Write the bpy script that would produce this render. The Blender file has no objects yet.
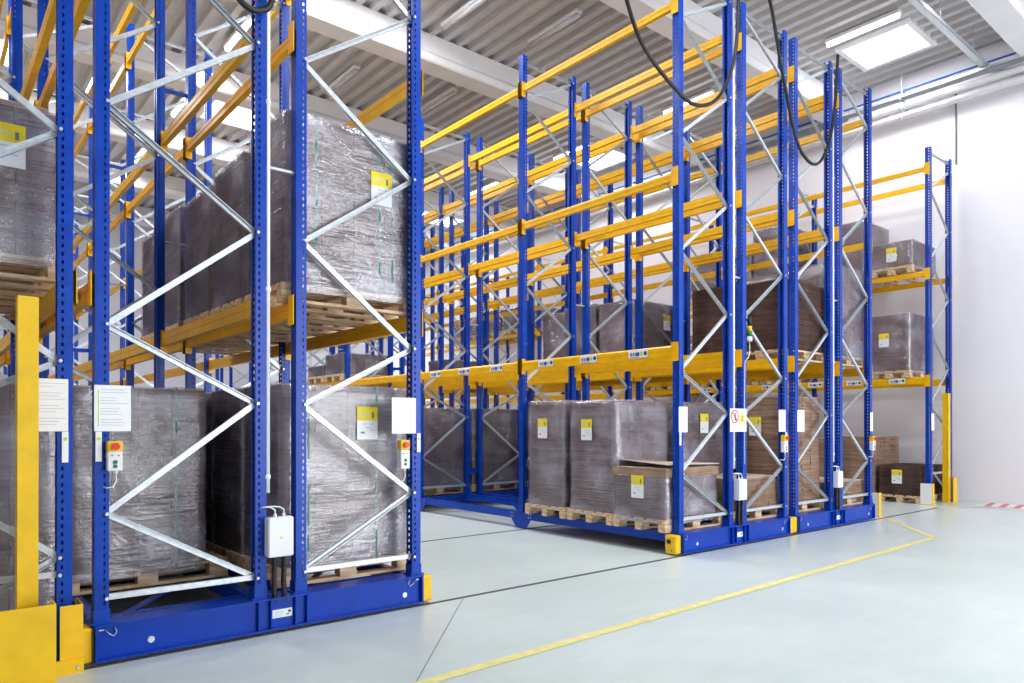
import bpy, math, random
from mathutils import Vector, noise
R = random.Random(7)
C = bpy.context.scene.collection
PI = math.pi

# ------------------------------------------------------------------ helpers
class MB:
    def __init__(s): s.v=[]; s.f=[]; s.m=[]; s.sm=[]
    def add(s, vs, fs, m=0, smooth=False):
        n=len(s.v); s.v+= [tuple(v) for v in vs]
        for f in fs: s.f.append(tuple(i+n for i in f)); s.m.append(m); s.sm.append(smooth)
    def box(s, x0,x1,y0,y1,z0,z1, m=0, bev=0):
        if bev:
            b=bev; vs=[];fs=[]
            # chamfered box: rounded in the vertical edges and top edge ring
            ring=[(x0+b,y0),(x1-b,y0),(x1,y0+b),(x1,y1-b),(x1-b,y1),(x0+b,y1),(x0,y1-b),(x0,y0+b)]
            cx,cy=(x0+x1)/2,(y0+y1)/2
            def sc(p,d): return (p[0]-d*(1 if p[0]>cx else -1), p[1]-d*(1 if p[1]>cy else -1))
            L=[(z0,b),(z0+b,0),(z1-b,0),(z1,b)]
            for z,d in L:
                for p in ring:
                    q=sc(p,d); vs.append((q[0],q[1],z))
            for k in range(3):
                for i in range(8):
                    a=k*8+i; c=k*8+(i+1)%8
                    fs.append((a,c,c+8,a+8))
            fs.append(tuple(range(7,-1,-1))); fs.append(tuple(range(24,32)))
            s.add(vs,fs,m); return s
        vs=[(x0,y0,z0),(x1,y0,z0),(x1,y1,z0),(x0,y1,z0),(x0,y0,z1),(x1,y0,z1),(x1,y1,z1),(x0,y1,z1)]
        s.add(vs,[(0,3,2,1),(4,5,6,7),(0,1,5,4),(1,2,6,5),(2,3,7,6),(3,0,4,7)],m); return s
    def sweep(s, a, b, prof, up=(0,1,0), m=0):
        """extrude closed 2D profile (u,v) from a to b; v along 'up' made perpendicular"""
        a=Vector(a); b=Vector(b); d=(b-a).normalized(); up=Vector(up)
        v=(up-d*up.dot(d)).normalized(); u=d.cross(v)
        n=len(prof); vs=[a+u*p[0]+v*p[1] for p in prof]+[b+u*p[0]+v*p[1] for p in prof]
        fs=[(i,(i+1)%n,(i+1)%n+n,i+n) for i in range(n)]
        fs+= [tuple(range(n-1,-1,-1)), tuple(range(n,2*n))]
        s.add(vs,fs,m); return s
    def tube(s, pts, r, n=8, m=0, caps=True):
        P=[Vector(p) for p in pts]; vs=[];fs=[]
        prev=None
        for i,p in enumerate(P):
            d=((P[min(i+1,len(P)-1)]-P[max(i-1,0)])).normalized()
            ref=Vector((0,0,1)) if abs(d.z)<.9 else Vector((0,1,0))
            if prev is not None: ref=prev
            u=(ref-d*ref.dot(d)).normalized(); prev=u; w=d.cross(u)
            for k in range(n):
                t=2*PI*k/n; vs.append(p+u*(r*math.cos(t))+w*(r*math.sin(t)))
        for i in range(len(P)-1):
            for k in range(n):
                fs.append((i*n+k,i*n+(k+1)%n,(i+1)*n+(k+1)%n,(i+1)*n+k))
        if caps: fs+=[tuple(range(n-1,-1,-1)), tuple((len(P)-1)*n+k for k in range(n))]
        s.add(vs,fs,m,True); return s
    def disc(s, c, r, ax, t, n=16, m=0):
        a=Vector(c); b=a+Vector(ax)*t
        return s.sweep(a,b,[(r*math.cos(2*PI*k/n),r*math.sin(2*PI*k/n)) for k in range(n)],up=(0,0,1) if abs(ax[2])<.5 else (0,1,0),m=m)
    def mesh(s, name, mats):
        me=bpy.data.meshes.new(name); me.from_pydata(s.v,[],s.f)
        for m in (mats if isinstance(mats,(list,tuple)) else [mats]): me.materials.append(m)
        me.polygons.foreach_set('material_index',s.m); me.polygons.foreach_set('use_smooth',s.sm)
        me.validate(); me.update(); return me
def obj(name, mesh, parent=None, loc=(0,0,0), rz=0, rot=None):
    o=bpy.data.objects.new(name, mesh); C.objects.link(o)
    if parent: o.parent=parent
    o.location=loc; o.rotation_euler=rot or (0,0,rz); return o
def tag(o, label=None, cat=None, group=None, kind=None):
    if label: o['label']=label
    if cat: o['category']=cat
    if group: o['group']=group
    if kind: o['kind']=kind
    return o
def struct(name, mb, mat): return tag(obj(name, mb.mesh(name, mat)), kind='structure')

# ------------------------------------------------------------------ materials
def s2l(c): return tuple(((x/255)/12.92 if x/255<=.04045 else ((x/255+.055)/1.055)**2.4) for x in c)+(1,)
class NT:
    def __init__(s,name):
        s.mat=bpy.data.materials.new(name); s.mat.use_nodes=True; s.t=s.mat.node_tree; s.t.nodes.clear()
        s.out=s.n('ShaderNodeOutputMaterial')
    def n(s,k,**kw):
        d=s.t.nodes.new(k)
        for a,b in kw.items():
            if a.startswith('i_'): d.inputs[int(a[2:])].default_value=b
            else: setattr(d,a,b)
        return d
    def l(s,a,b): s.t.links.new(a,b)
    def math(s,op,a,b=None,clamp=False):
        d=s.n('ShaderNodeMath',operation=op); d.use_clamp=clamp
        for i,x in enumerate((a,b)):
            if x is None: continue
            if isinstance(x,(int,float)): d.inputs[i].default_value=x
            else: s.l(x,d.inputs[i])
        return d.outputs[0]
    def coords(s,scale=(1,1,1),src='Object'):
        t=s.n('ShaderNodeTexCoord'); m=s.n('ShaderNodeMapping'); m.inputs['Scale'].default_value=scale
        s.l(t.outputs[src],m.inputs[0]); return m.outputs[0]
    def noise(s,vec,scale,detail=3,rough=.6):
        d=s.n('ShaderNodeTexNoise'); s.l(vec,d.inputs['Vector']); d.inputs['Scale'].default_value=scale
        d.inputs['Detail'].default_value=detail; d.inputs['Roughness'].default_value=rough; return d.outputs[0]
    def ramp(s,fac,stops):
        d=s.n('ShaderNodeValToRGB'); e=d.color_ramp.elements
        while len(e)<len(stops): e.new(.5)
        for k,(p,c) in enumerate(stops): e[k].position=p; e[k].color=c
        s.l(fac,d.inputs[0]); return d.outputs[0]
    def bsdf(s,col,rough=.5,metal=0,spec=.5,bump=None,bd=.1,bs=.3):
        p=s.n('ShaderNodeBsdfPrincipled')
        if isinstance(col,tuple): p.inputs['Base Color'].default_value=col
        else: s.l(col,p.inputs['Base Color'])
        if isinstance(rough,(int,float)): p.inputs['Roughness'].default_value=rough
        else: s.l(rough,p.inputs['Roughness'])
        p.inputs['Metallic'].default_value=metal; p.inputs['Specular IOR Level'].default_value=spec
        if bump is not None:
            b=s.n('ShaderNodeBump'); b.inputs['Strength'].default_value=bs; b.inputs['Distance'].default_value=bd
            s.l(bump,b.inputs['Height']); s.l(b.outputs[0],p.inputs['Normal'])
        return p.outputs[0]
    def done(s,sh): s.l(sh,s.out.inputs[0]); return s.mat
def paint(name,rgb,rough=.4,metal=0,var=.06,spec=.5,scale=6):
    t=NT(name); c=s2l(rgb); v=t.coords()
    n=t.noise(v,scale,4); lo=tuple(x*(1-var*2) for x in c[:3])+(1,); hi=tuple(min(1,x*(1+var)) for x in c[:3])+(1,)
    return t.done(t.bsdf(t.ramp(n,[(.3,lo),(.7,hi)]),rough,metal,spec))
M={}
M['blue']=paint('blue_powder_coat',(0,64,172),.34,spec=.28)
M['blue_base']=paint('blue_base_paint',(0,60,172),.3,spec=.28)
M['yellow']=paint('yellow_powder_coat',(247,186,0),.36,spec=.35)
M['yellow_guard']=paint('yellow_guard_paint',(244,196,6),.42)
M['galv']=paint('galvanised_steel',(205,212,218),.38,.55,.1,scale=25)
M['white']=paint('white_enamel',(240,241,244),.4,var=.01)
M['white_pl']=paint('white_plastic',(236,238,240),.35,var=.01)
M['black']=paint('black_rubber',(22,22,26),.45)
M['red']=paint('red_plastic',(225,30,25),.35)
M['green']=paint('green_plastic',(20,120,60),.4)
M['lime']=paint('lime_print',(190,215,20),.5)
M['lemon']=paint('yellow_print',(250,225,30),.5)
M['grey']=paint('grey_print',(120,124,135),.6)
M['dgrey']=paint('dark_grey_metal',(58,60,66),.5)
M['bluep']=paint('blue_print',(30,70,190),.5)
M['strap']=paint('green_polyester_strap',(20,130,118),.35)
M['pale_strip']=paint('pale_print',(196,200,208),.6)
M['redline']=paint('red_floor_paint',(225,120,125),.5)
M['concrete_white']=paint('white_painted_concrete',(226,224,226),.7,var=.03,scale=2)
M['wall']=paint('white_wall_panel',(240,238,244),.6,var=.01,scale=.6)
M['pipe']=paint('pale_pipe',(214,212,214),.3,.3)
M['bluepipe']=paint('blue_pipe',(60,110,200),.35)
def perforated():
    t=NT('perforated_blue_upright'); v=t.coords(); sx=t.n('ShaderNodeSeparateXYZ'); t.l(v,sx.inputs[0])
    X,Y,Z=sx.outputs
    z=t.math('ABSOLUTE',t.math('SUBTRACT',t.math('FRACT',t.math('DIVIDE',Z,.05)),.5))
    zm=t.math('LESS_THAN',z,.23)
    ay=t.math('ABSOLUTE',Y)
    web=t.math('MULTIPLY',t.math('LESS_THAN',t.math('ABSOLUTE',t.math('SUBTRACT',ay,.022)),.0075),t.math('LESS_THAN',X,-.03))
    fl=t.math('MULTIPLY',t.math('LESS_THAN',t.math('ABSOLUTE',t.math('SUBTRACT',X,.014)),.0065),t.math('GREATER_THAN',ay,.04))
    mask=t.math('MULTIPLY',zm,t.math('MAXIMUM',web,fl))
    n=t.noise(v,6,3); c=t.ramp(n,[(.3,s2l((0,57,160))),(.7,s2l((2,70,182)))])
    b=t.bsdf(c,.32,0,.28); tr=t.n('ShaderNodeBsdfTransparent'); mx=t.n('ShaderNodeMixShader')
    t.l(mask,mx.inputs[0]); t.l(b,mx.inputs[1]); t.l(tr.outputs[0],mx.inputs[2]); return t.done(mx.outputs[0])
M['perf']=perforated()
def cardboard(name,a,b,c):
    t=NT(name); v=t.coords((.5,.5,42)); v2=t.coords((2,2,9)); v3=t.coords((4,4,.15))
    n=t.noise(v,2.2,4,.7); n2=t.noise(v2,1.3,3); n3=t.noise(v3,1.1,1)
    f=t.math('ADD',t.math('MULTIPLY',n,.5),t.math('ADD',t.math('MULTIPLY',n2,.3),t.math('MULTIPLY',n3,.2)))
    col=t.ramp(f,[(.36,s2l(a)),(.5,s2l(b)),(.64,s2l(c))])
    return t.done(t.bsdf(col,.85,0,.2,bump=n,bd=.01,bs=.5))
M['card']=cardboard('cardboard_sheet_edges',(78,58,56),(116,91,86),(152,124,116))
M['card_dark']=cardboard('dark_cardboard_sheet_edges',(54,38,34),(78,58,52),(104,82,74))
M['kraft']=cardboard('kraft_sheet_edges',(112,88,72),(150,122,102),(182,154,132))
M['pale_card']=cardboard('pale_top_sheet',(196,176,164),(214,196,184),(228,212,202))
def film():
    t=NT('stretch_film'); v=t.coords((1,1,1.6)); v2=t.coords((.6,.6,14))
    n=t.noise(v,1.7,2,.5); n2=t.noise(v2,2.0,3,.6); n3=t.noise(t.coords((3,3,3)),3.0,5,.7)
    h=t.math('ADD',t.math('MULTIPLY',n,1.2),t.math('ADD',t.math('MULTIPLY',n2,.22),t.math('MULTIPLY',n3,.42)))
    fac=t.n('ShaderNodeMapRange'); t.l(t.math('ADD',n,t.math('MULTIPLY',n3,.5)),fac.inputs[0])
    for i,x in ((1,.68),(2,1.0),(3,.09),(4,.5)): fac.inputs[i].default_value=x
    b=t.bsdf(s2l((205,202,220)),.2,0,1.0,bump=h,bd=.045,bs=.8)
    tr=t.n('ShaderNodeBsdfTransparent'); tr.inputs[0].default_value=(.9,.88,.93,1)
    mx=t.n('ShaderNodeMixShader'); t.l(fac.outputs[0],mx.inputs[0]); t.l(tr.outputs[0],mx.inputs[1]); t.l(b,mx.inputs[2])
    gl=t.n('ShaderNodeBsdfGlossy'); gl.inputs['Roughness'].default_value=.1; bp=t.n('ShaderNodeBump'); bp.inputs['Strength'].default_value=.8; bp.inputs['Distance'].default_value=.045
    t.l(h,bp.inputs['Height']); t.l(bp.outputs[0],gl.inputs['Normal']); m2=t.n('ShaderNodeMixShader'); m2.inputs[0].default_value=.16
    t.l(mx.outputs[0],m2.inputs[1]); t.l(gl.outputs[0],m2.inputs[2])
    return t.done(m2.outputs[0])
M['film']=film()
def wood():
    t=NT('pallet_softwood'); v=t.coords((2,14,14)); n=t.noise(v,2,5,.65)
    return t.done(t.bsdf(t.ramp(n,[(.3,s2l((166,128,92))),(.55,s2l((224,194,158))),(.75,s2l((240,220,192)))]),.8,0,.2,bump=n,bd=.004))
M['wood']=wood()
def floor_mat():
    t=NT('sealed_concrete_floor'); v=t.coords(); n=t.noise(v,.5,5,.6); n2=t.noise(t.coords((1,3,1)),2.2,6,.7)
    f=t.math('ADD',t.math('MULTIPLY',n,.6),t.math('MULTIPLY',n2,.4))
    col=t.ramp(f,[(.32,s2l((196,208,206))),(.5,s2l((208,219,217))),(.68,s2l((218,228,226)))])
    r=t.n('ShaderNodeMapRange'); t.l(n2,r.inputs[0]); r.inputs[3].default_value=.24; r.inputs[4].default_value=.36
    return t.done(t.bsdf(col,r.outputs[0],0,.45,))
M['floor']=floor_mat()
M['line']=paint('worn_yellow_floor_paint',(240,230,150),.5,var=.1,scale=9)
M['rail']=paint('floor_rail_steel',(84,80,84),.5,.3)
M['joint']=paint('floor_joint',(140,148,150),.8)
M['deck']=paint('trapezoidal_roof_sheet',(196,194,196),.5,.1,.04)
def emis(name,rgb,st):
    t=NT(name); e=t.n('ShaderNodeEmission'); e.inputs[0].default_value=rgb+(1,); e.inputs[1].default_value=st
    return t.done(e.outputs[0])
M['tube']=emis('fluorescent_tube_light',(.95,.98,1),6)
M['sky']=emis('skylight_daylight',(.93,.97,1),5)
M['tube_off']=paint('unlit_tube',(206,206,212),.3)
M['glass_day']=emis('daylight_in_window',(.95,.98,1),4)

# ------------------------------------------------------------------ dimensions
F=5.115; L=2.75; NB=7; TOP=6.855; D=1.0; G=.3; W2=2*D+G
ZT=.245
NODE_IN=[.40,1.64,2.86,4.21,5.55,6.74]; NODE_OUT=[.93,2.12,3.52,4.87,6.24]
BEAM_Z=[2.35,4.37,6.36]
# ------------------------------------------------------------------ room
XL,XR,YB,YF,ZC=-9.0,16.1,-9.0,28.0,8.9
struct('floor', MB().box(XL,XR,YB,YF,-.2,0), M['floor'])
struct('wall_right', MB().box(XR,XR+.2,YB,YF,0,9.6), M['wall'])
struct('wall_left', MB().box(XL-.2,XL,YB,YF,0,9.6), M['wall'])
mb=MB(); mb.box(XL,XR,YF,YF+.2,0,3.2); mb.box(XL,XR,YF,YF+.2,4.6,9.6); mb.box(XL,10,YF,YF+.2,3.2,4.6); mb.box(15,XR,YF,YF+.2,3.2,4.6)
struct('wall_back', mb, M['wall'])
# camera-side wall; its unseen gate opening is added as a light source
mb=MB(); mb.box(XL,5,YB-.2,YB,0,9.6); mb.box(15,XR,YB-.2,YB,0,9.6); mb.box(5,15,YB-.2,YB,5.6,9.6)
struct('wall_front', mb, M['wall'])
mb=MB(); 
for i in range(6): mb.box(5+2*i-.04,5+2*i+.04,YB-.14,YB-.04,0,5.6)
for z in (0,1.8,3.6,5.52): mb.box(5,15,YB-.14,YB-.04,z,z+.08)
struct('window_1', mb, M['dgrey'])  # bars of the added gate opening, out of view
mb=MB(); 
for x in (10,12.5,15): mb.box(x-.05,x+.05,YF+.02,YF+.12,3.2,4.6)
for z in (3.2,4.52): mb.box(10,15,YF+.02,YF+.12,z,z+.08)
struct('window_2', mb, M['white'])
# corrugated roof deck, ribs run along Y
SKY=[(14.02,5.45,1.1,1.2),(14.02,13.0,1.1,1.3),(14.02,20.6,1.1,1.3),(5.2,9.1,1.3,1.2),(5.2,16.7,1.3,1.2),(.2,9.1,1.3,1.2),(.2,16.7,1.3,1.2),(5.2,1.5,1.3,1.2),(14.02,-2.1,1.1,1.3),(-4.5,9.1,1.3,1.2)]
def deck(name,x0,x1,y0,y1):
    p=.31; prof=[]; x=x0
    while x<x1-.001:
        for dx,dz in ((0,0),(.11,0),(.15,.13),(.27,.13),(.31,0)):
            if x+dx<=x1+.001: prof.append((x+dx,ZC+dz))
        x+=p
    m=MB(); n=len(prof)
    m.add([(a,y0,b) for a,b in prof]+[(a,y1,b) for a,b in prof],[(i,i+1,i+1+n,i+n) for i in range(n-1)])
    return m
allm=MB()
xs=[XL+.31*i for i in range(int((XR-XL)/.31)+1)]
dk=MB(); 
for i,x in enumerate(xs):
    cuts=sorted((s[1],s[1]+s[3]) for s in SKY if s[0]-.3<x<s[0]+s[2])
    y=YB; segs=[]
    for a,b in cuts: segs.append((y,a)); y=b
    segs.append((y,YF))
    for a,b in segs:
        pr=[(x,ZC),(x+.12,ZC),(x+.155,ZC+.085),(x+.275,ZC+.085),(x+.31,ZC)]
        dk.add([(q,a,w) for q,w in pr]+[(q,b,w) for q,w in pr],[(k,k+1,k+6,k+5) for k in range(4)])
struct('ceiling', dk, M['deck'])
rl=MB().box(XL,XR,YB,YF,9.3,9.4)
for k in range(1): pass
# roof slab above the deck, with openings left over the skylights
rs=MB()
ys=sorted({YB,YF}|{s[1] for s in SKY}|{s[1]+s[3] for s in SKY})
for a,b in zip(ys,ys[1:]):
    cx=sorted((s[0],s[0]+s[2]) for s in SKY if s[1]<=a+.001 and s[1]+s[3]>=b-.001)
    x=XL
    for u,w in cx: rs.box(x,u,a,b,9.06,9.3); x=w
    rs.box(x,XR,a,b,9.06,9.3)
struct('roof', rs, M['white'])
for i,(x,y,w,d) in enumerate(SKY):
    fr=MB(); t=.1
    fr.box(x-t,x+w+t,y-t,y,ZC-.01,9.2); fr.box(x-t,x+w+t,y+d,y+d+t,ZC-.01,9.2); fr.box(x-t,x,y,y+d,ZC-.01,9.2); fr.box(x+w,x+w+t,y,y+d,ZC-.01,9.2)
    o=struct('window_%d'%(i+3), fr, M['white'])
    obj('skylight_pane', MB().box(x,x+w,y,y+d,8.96,8.99).mesh('skylight_pane',M['sky']), o)
# concrete roof beams along X
for i,y in enumerate([.4,4.2,8.0,11.8,15.6,19.4,23.2,27.0,-3.4]):
    m=MB(); pr=[(-.21,-.28),(.21,-.28),(.24,-.25),(.24,-.14),(.17,-.06),(.17,.28),(-.17,.28),(-.17,-.06),(-.24,-.14),(-.24,-.25)]
    m.sweep((XL,y-.28,8.62),(XR,y-.28,8.62),[(a,b) for a,b in pr],up=(0,0,1))
    struct('trim_%d'%(i+1), m, M['concrete_white'])

# ------------------------------------------------------------------ upright racks
PW,PD,TH=.094,.08,.004
def post_mesh(z0,z1):
    m=MB()
    h=z1-z0
    m.box(-PD/2,-PD/2+TH,-PW/2,PW/2,0,h)                        # web, faces out
    for s in (-1,1):
        a,b=sorted((s*PW/2,s*(PW/2-TH))); m.box(-PD/2+TH,PD/2,a,b,0,h)
        a,b=sorted((s*(PW/2-TH),s*(PW/2-.022))); m.box(PD/2-TH,PD/2,a,b,0,h)
    return m.mesh('post',M['perf'])
POST=post_mesh(ZT,TOP); POST_F=post_mesh(0.012,6.77)
def brace_prof(w=.037,d=.028,t=.004):
    return [(-w/2,0),(-w/2,d),(-w/2+t,d),(-w/2+t,t),(w/2-t,t),(w/2-t,d),(w/2,d),(w/2,0)]
def brace_list(x_in,x_out,dz=0):
    """node pairs inside a frame between two posts; x_in carries the low node"""
    seq=[]
    i_in=[(x_in,z+dz) for z in NODE_IN]; i_out=[(x_out,z+dz) for z in NODE_OUT]
    sz=.40 if dz==0 else .58
    seq.append(((x_in,sz),(x_out,sz)))
    for k in range(len(NODE_OUT)):
        seq.append((i_in[k],i_out[k]))
        seq.append((i_out[k],i_in[k+1]))
    seq.append(((x_in,6.76+dz*.4),(x_out,6.76+dz*.4)))
    return seq
_bc={}
def brace_mesh(a,b,flip):
    key=(round(b[0]-a[0],3),round(b[1]-a[1],3),flip)
    if key not in _bc:
        m=MB(); dx,dz=b[0]-a[0],b[1]-a[1]; ln=math.hypot(dx,dz); ux,uz=dx/ln,dz/ln
        e=.0
        m.sweep((ux*e,0,uz*e),(dx-ux*e,0,dz-uz*e),[(p,q*(-1 if flip else 1)) for p,q in brace_prof()],up=(0,1,0))
        for q in ((0,0),(dx,dz)): m.disc((q[0],-PW/2-.006,q[1]),.011,(0,1,0),.012,8)
        _bc[key]=m.mesh('brace',M['galv'])
    return _bc[key]
fp=MB(); fp.box(-.065,.065,-.062,.062,0,.012); fp.box(-.046,.046,-.05,.05,.012,.09)
FOOT=fp.mesh('foot_plate',M['blue'])
def add_frame(par, x0, x1, y, inner_first, row, zfoot, post, bulk):
    """one upright frame: posts at x0,x1 ; inner_first -> low brace node at x0"""
    fr=obj('upright_frame', None, par, (0,y,0))
    for x in (x0,x1): obj('foot_plate', FOOT, fr, (x,0,zfoot))
    obj('post', post, fr, (x0,0,zfoot)); obj('post', post, fr, (x1,0,zfoot), PI)
    xi,xo=(x0+.026,x1-.026) if inner_first else (x1-.026,x0+.026)
    for k,(a,b) in enumerate(brace_list(xi,xo,0 if zfoot>0 else -.245)):
        if row<=3: obj('brace', brace_mesh(a,b,k%2), fr, (a[0],.012 if k%2 else -.012,a[1]))
        else:
            dy=.012 if k%2 else -.012
            bulk.sweep((a[0],y+dy,a[1]),(b[0],y+dy,b[1]),[(-.02,-.012),(.02,-.012),(.02,.012),(-.02,.012)],up=(0,1,0))
    return fr
# a load beam: two nested yellow channels with a groove along the middle
def beam_mesh(ln,conn,h=.128):
    w=.05; g=.004
    m=MB(); pr=[(0,-h/2),(w,-h/2),(w,-.012),(w-g,-.009),(w-g,.0),(w,.003),(w,h/2-.02),(w-.016,h/2-.0),(0,h/2),(0,.003),(g,0),(g,-.009),(0,-.012)]
    pr=[(-(a-w/2),b) for a,b in pr]
    m.sweep((0,.048,0),(0,ln-.048,0),pr,up=(0,0,1))
    if conn:
        for a in (.046,ln-.052): m.box(-.045,.045,a,a+.006,-.11,.1)
        for a in (-.04,ln-.04): m.box(-.04,-.036,a+.0,a+.08,-.11,.1)
    return m.mesh('beam',M['yellow'])
BEAM=beam_mesh(L,False); BEAMC=beam_mesh(L,True); BEAMU=beam_mesh(L,False,.1); BEAMCU=beam_mesh(L,True,.1)
def conn_mesh():
    m=MB(); m.box(-.034,.03,.044,.052,-.12,.1); m.box(-.034,-.028,-.046,.046,-.12,.1)
    for z in (-.08,-.03,.02,.07): m.disc((-.036,.015,z),.007,(1,0,0),.004,8)
    return m.mesh('beam_connector',M['yellow'])
CONN=conn_mesh()
def sticker_mesh():
    m=MB(); x=-.0285
    m.box(x-.0015,x,-.15,.15,-.045,.052,0)
    for y0,y1 in ((.09,.12),(.055,.08),(.02,.045)): m.box(x-.003,x-.0015,y0,y1,-.02,.02,1)
    m.disc((x-.003,.0,.0),.026,(1,0,0),.002,14,3); m.box(x-.003,x-.0015,-.075,-.035,-.022,.026,2); m.disc((x-.003,-.115,.004),.026,(1,0,0),.002,14,3)
    m.box(x-.003,x-.0015,-.03,.12,-.038,-.032,1)
    return m.mesh('level_sticker',[M['white'],M['grey'],M['lime'],M['bluep']])
STK=sticker_mesh()
def add_beam(par, x, row, z, face, sticker=False):
    """face -1: outer face towards -X ; +1 towards +X. hung on the outer web of the post"""
    xx=x+face*.03
    rz=0 if face<0 else PI
    y=row*L if face<0 else (row+1)*L
    near=row<=3
    lo=z<3; b=obj('load_beam', (BEAM if lo else BEAMU) if near else (BEAMC if lo else BEAMCU), par, (xx,y,z), rz)
    if near:
        obj('beam_connector', CONN, b, (0,0,0)); c=obj('beam_connector', CONN, b, (0,L,0)); c.scale=(1,-1,1)
        if sticker:
            for q in (.55,1.38,2.2): obj('level_sticker', STK, b, (0,q,0))
    return b
def rack(name, x0, y0, double, label, nb=NB, mobile=True, first_in=False):
    root=bpy.data.objects.new(name,None); C.objects.link(root); root.location=(x0,y0,0)
    tag(root,label,'pallet rack','blue and yellow pallet racks')
    zf=ZT if mobile else 0
    frames=[(0,D,False),(D+G,W2,True)] if double else [(0,D,first_in)]
    bulk=MB()
    for r in range(nb+1):
        for a,b,inn in frames: add_frame(root,a,b,r*L,inn,r,zf,POST if mobile else POST_F,bulk)
        if double:
            for z,t in ((.62,.08),(2.68,.06 if r>2 else .0),(3.35,.02),(4.9,.03)) if r else ((3.35,.02),(6.7,.02)):
                if t: obj('frame_spacer',MB().box(D+.04,D+G-.04,r*L-.01,r*L+.03,z,z+t).mesh('frame_spacer',M['blue'] if t>.025 else M['galv']),root)
    tag(obj('bracing',bulk.mesh('bracing',M['galv']),root),kind='stuff')
    for r in range(nb):
        for a,b,inn in frames:
            for li,z in enumerate(BEAM_Z):
                add_beam(root,a,r,z,-1,sticker=(li==0 and a==0 and r<2))
                add_beam(root,b,r,z,+1)
    return root
def base_unit(root, x0, bl=True, br=True):
    """travelling steel base under a mobile rack (local coords: front posts at y=0)"""
    E0,E1=-.05,2.34
    m=MB()
    m.box(E0,E1,-.135,-.125,.03,.235)             # web
    m.box(E0,E1,-.175,.02,.235,.247)              # top flange
    m.box(E0,E1,-.175,-.06,.018,.03)              # bottom flange
    m.box(E0,E0+.01,-.17,.02,.03,.235); m.box(E1-.01,E1,-.17,.02,.03,.235)
    for x in (D-.03,D+.06,D+G-.06,D+G+.03): m.box(x,x+.008,-.168,-.135,.03,.235)
    m.box(D+.07,D+G-.07,-.14,-.135,.03,.235)
    f=obj('front_girder', m.mesh('front_girder',M['blue_base']), root, (0,.08,0))
    for x in (.28,W2-.12):
        q=MB(); q.disc((x,-.136,.1),.021,(0,-1,0),.008,18); obj('wheel_plug',q.mesh('wheel_plug',M['galv']),f)
    for x in (D+.11,D+.19):
        q=MB(); q.disc((x,-.1415,.212),.012,(0,-1,0),.003,14); obj('cable_hole',q.mesh('cable_hole',M['black']),f)
    q=MB(); x=D+.075; q.box(x,x+.15,-.1435,-.14,.095,.155,0)
    q.box(x+.02,x+.085,-.1445,-.1435,.132,.137,1); q.box(x+.02,x+.08,-.1445,-.1435,.118,.122,1); q.box(x+.02,x+.075,-.1445,-.1435,.106,.109,1)
    q.box(x+.105,x+.125,-.1445,-.1435,.108,.118,2); q.box(x+.12,x+.138,-.1445,-.1435,.124,.142,3)
    obj('rating_plate',q.mesh('rating_plate',[M['white'],M['pale_strip'],M['grey'],M['dgrey']]),f)
    for x,s in ((E0+.03,1),(E1-.03,-1)):          # sensor clip at both ends
        m=MB()
        a,b=sorted((x,x+s*.03)); m.box(a,b,-.15,-.136,.207,.215)
        m.tube([(x+s*.035,-.145,.21),(x+s*.06,-.15,.18),(x+s*.085,-.15,.165),(x+s*.1,-.15,.19),(x+s*.09,-.15,.22)],.003,6)
        obj('end_sensor',m.mesh('end_sensor',M['galv']),f)
    # long rails, housings and cross members
    for x in (0,D,D+G,W2):
        q=MB(); q.box(x-.035,x+.035,.105,NB*L,.135,.243)
        obj('side_rail',q.mesh('side_rail',M['blue_base']),root)
    for r in range(NB+1):
        q=MB(); q.box(0.036,W2-.036,r*L-.03+ (.2 if r==0 else 0),r*L+.03+(.2 if r==0 else 0),.16,.234)
        obj('cross_member',q.mesh('cross_member',M['blue_base']),root)
        if r>0:
            for x in (-.045,W2+.035):
                q=MB(); q.add([(x+dx,r*L+dy,z) for dx in (0,.01) for dy,z in ((-.26,.24),(-.2,.12),(-.13,.03),(-.09,.018),(.09,.018),(.13,.03),(.2,.12),(.26,.24))],
                    [(7,6,5,4,3,2,1,0),(8,9,10,11,12,13,14,15)]+[(i,(i+1)%8,(i+1)%8+8,i+8) for i in range(8)])
                for dy in (-.22,-.17,.17,.22):
                    for z in (.17,.215): q.disc((x-.003 if x<0 else x+.013,r*L+dy,z),.008,(1,0,0),.004,8,1)
                obj('wheel_housing',q.mesh('wheel_housing',[M['blue_base'],M['galv']]),root)
                q=MB(); q.disc((x+(.02 if x<0 else -.06),r*L,.1),.085,(1,0,0),.04,20); obj('wheel',q.mesh('wheel',M['dgrey']),root)
    q=MB(); x=-.045
    q.add([(x+dx,dy,z) for dx in (0,.01) for dy,z in ((-.12,.24),(-.12,.03),(.0,.03),(.22,.24))],[(3,2,1,0),(4,5,6,7)]+[(i,(i+1)%4,(i+1)%4+4,i+4) for i in range(4)])
    for dy in (.08,.15): 
        for z in (.185,.215): q.disc((x-.003,dy,z),.007,(1,0,0),.004,8,1)
    obj('wheel_housing',q.mesh('wheel_housing',[M['blue_base'],M['galv']]),root)
    q=MB()
    for r in range(2):
        q.sweep((.05,r*L+.1,.2),(D-.05,r*L+L*.5,.2),[(-.03,-.004),(.03,-.004),(.03,.004),(-.03,.004)],up=(0,0,1))
        q.sweep((D-.05,r*L+.1+L*.5,.2),(.05,r*L+L*.98,.2),[(-.03,-.004),(.03,-.004),(.03,.004),(-.03,.004)],up=(0,0,1))
        q.sweep((D+G+.05,r*L+.1,.2),(W2-.05,r*L+L*.5,.2),[(-.03,-.004),(.03,-.004),(.03,.004),(-.03,.004)],up=(0,0,1))
    obj('base_bracing',q.mesh('base_bracing',M['blue_base']),root)
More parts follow.
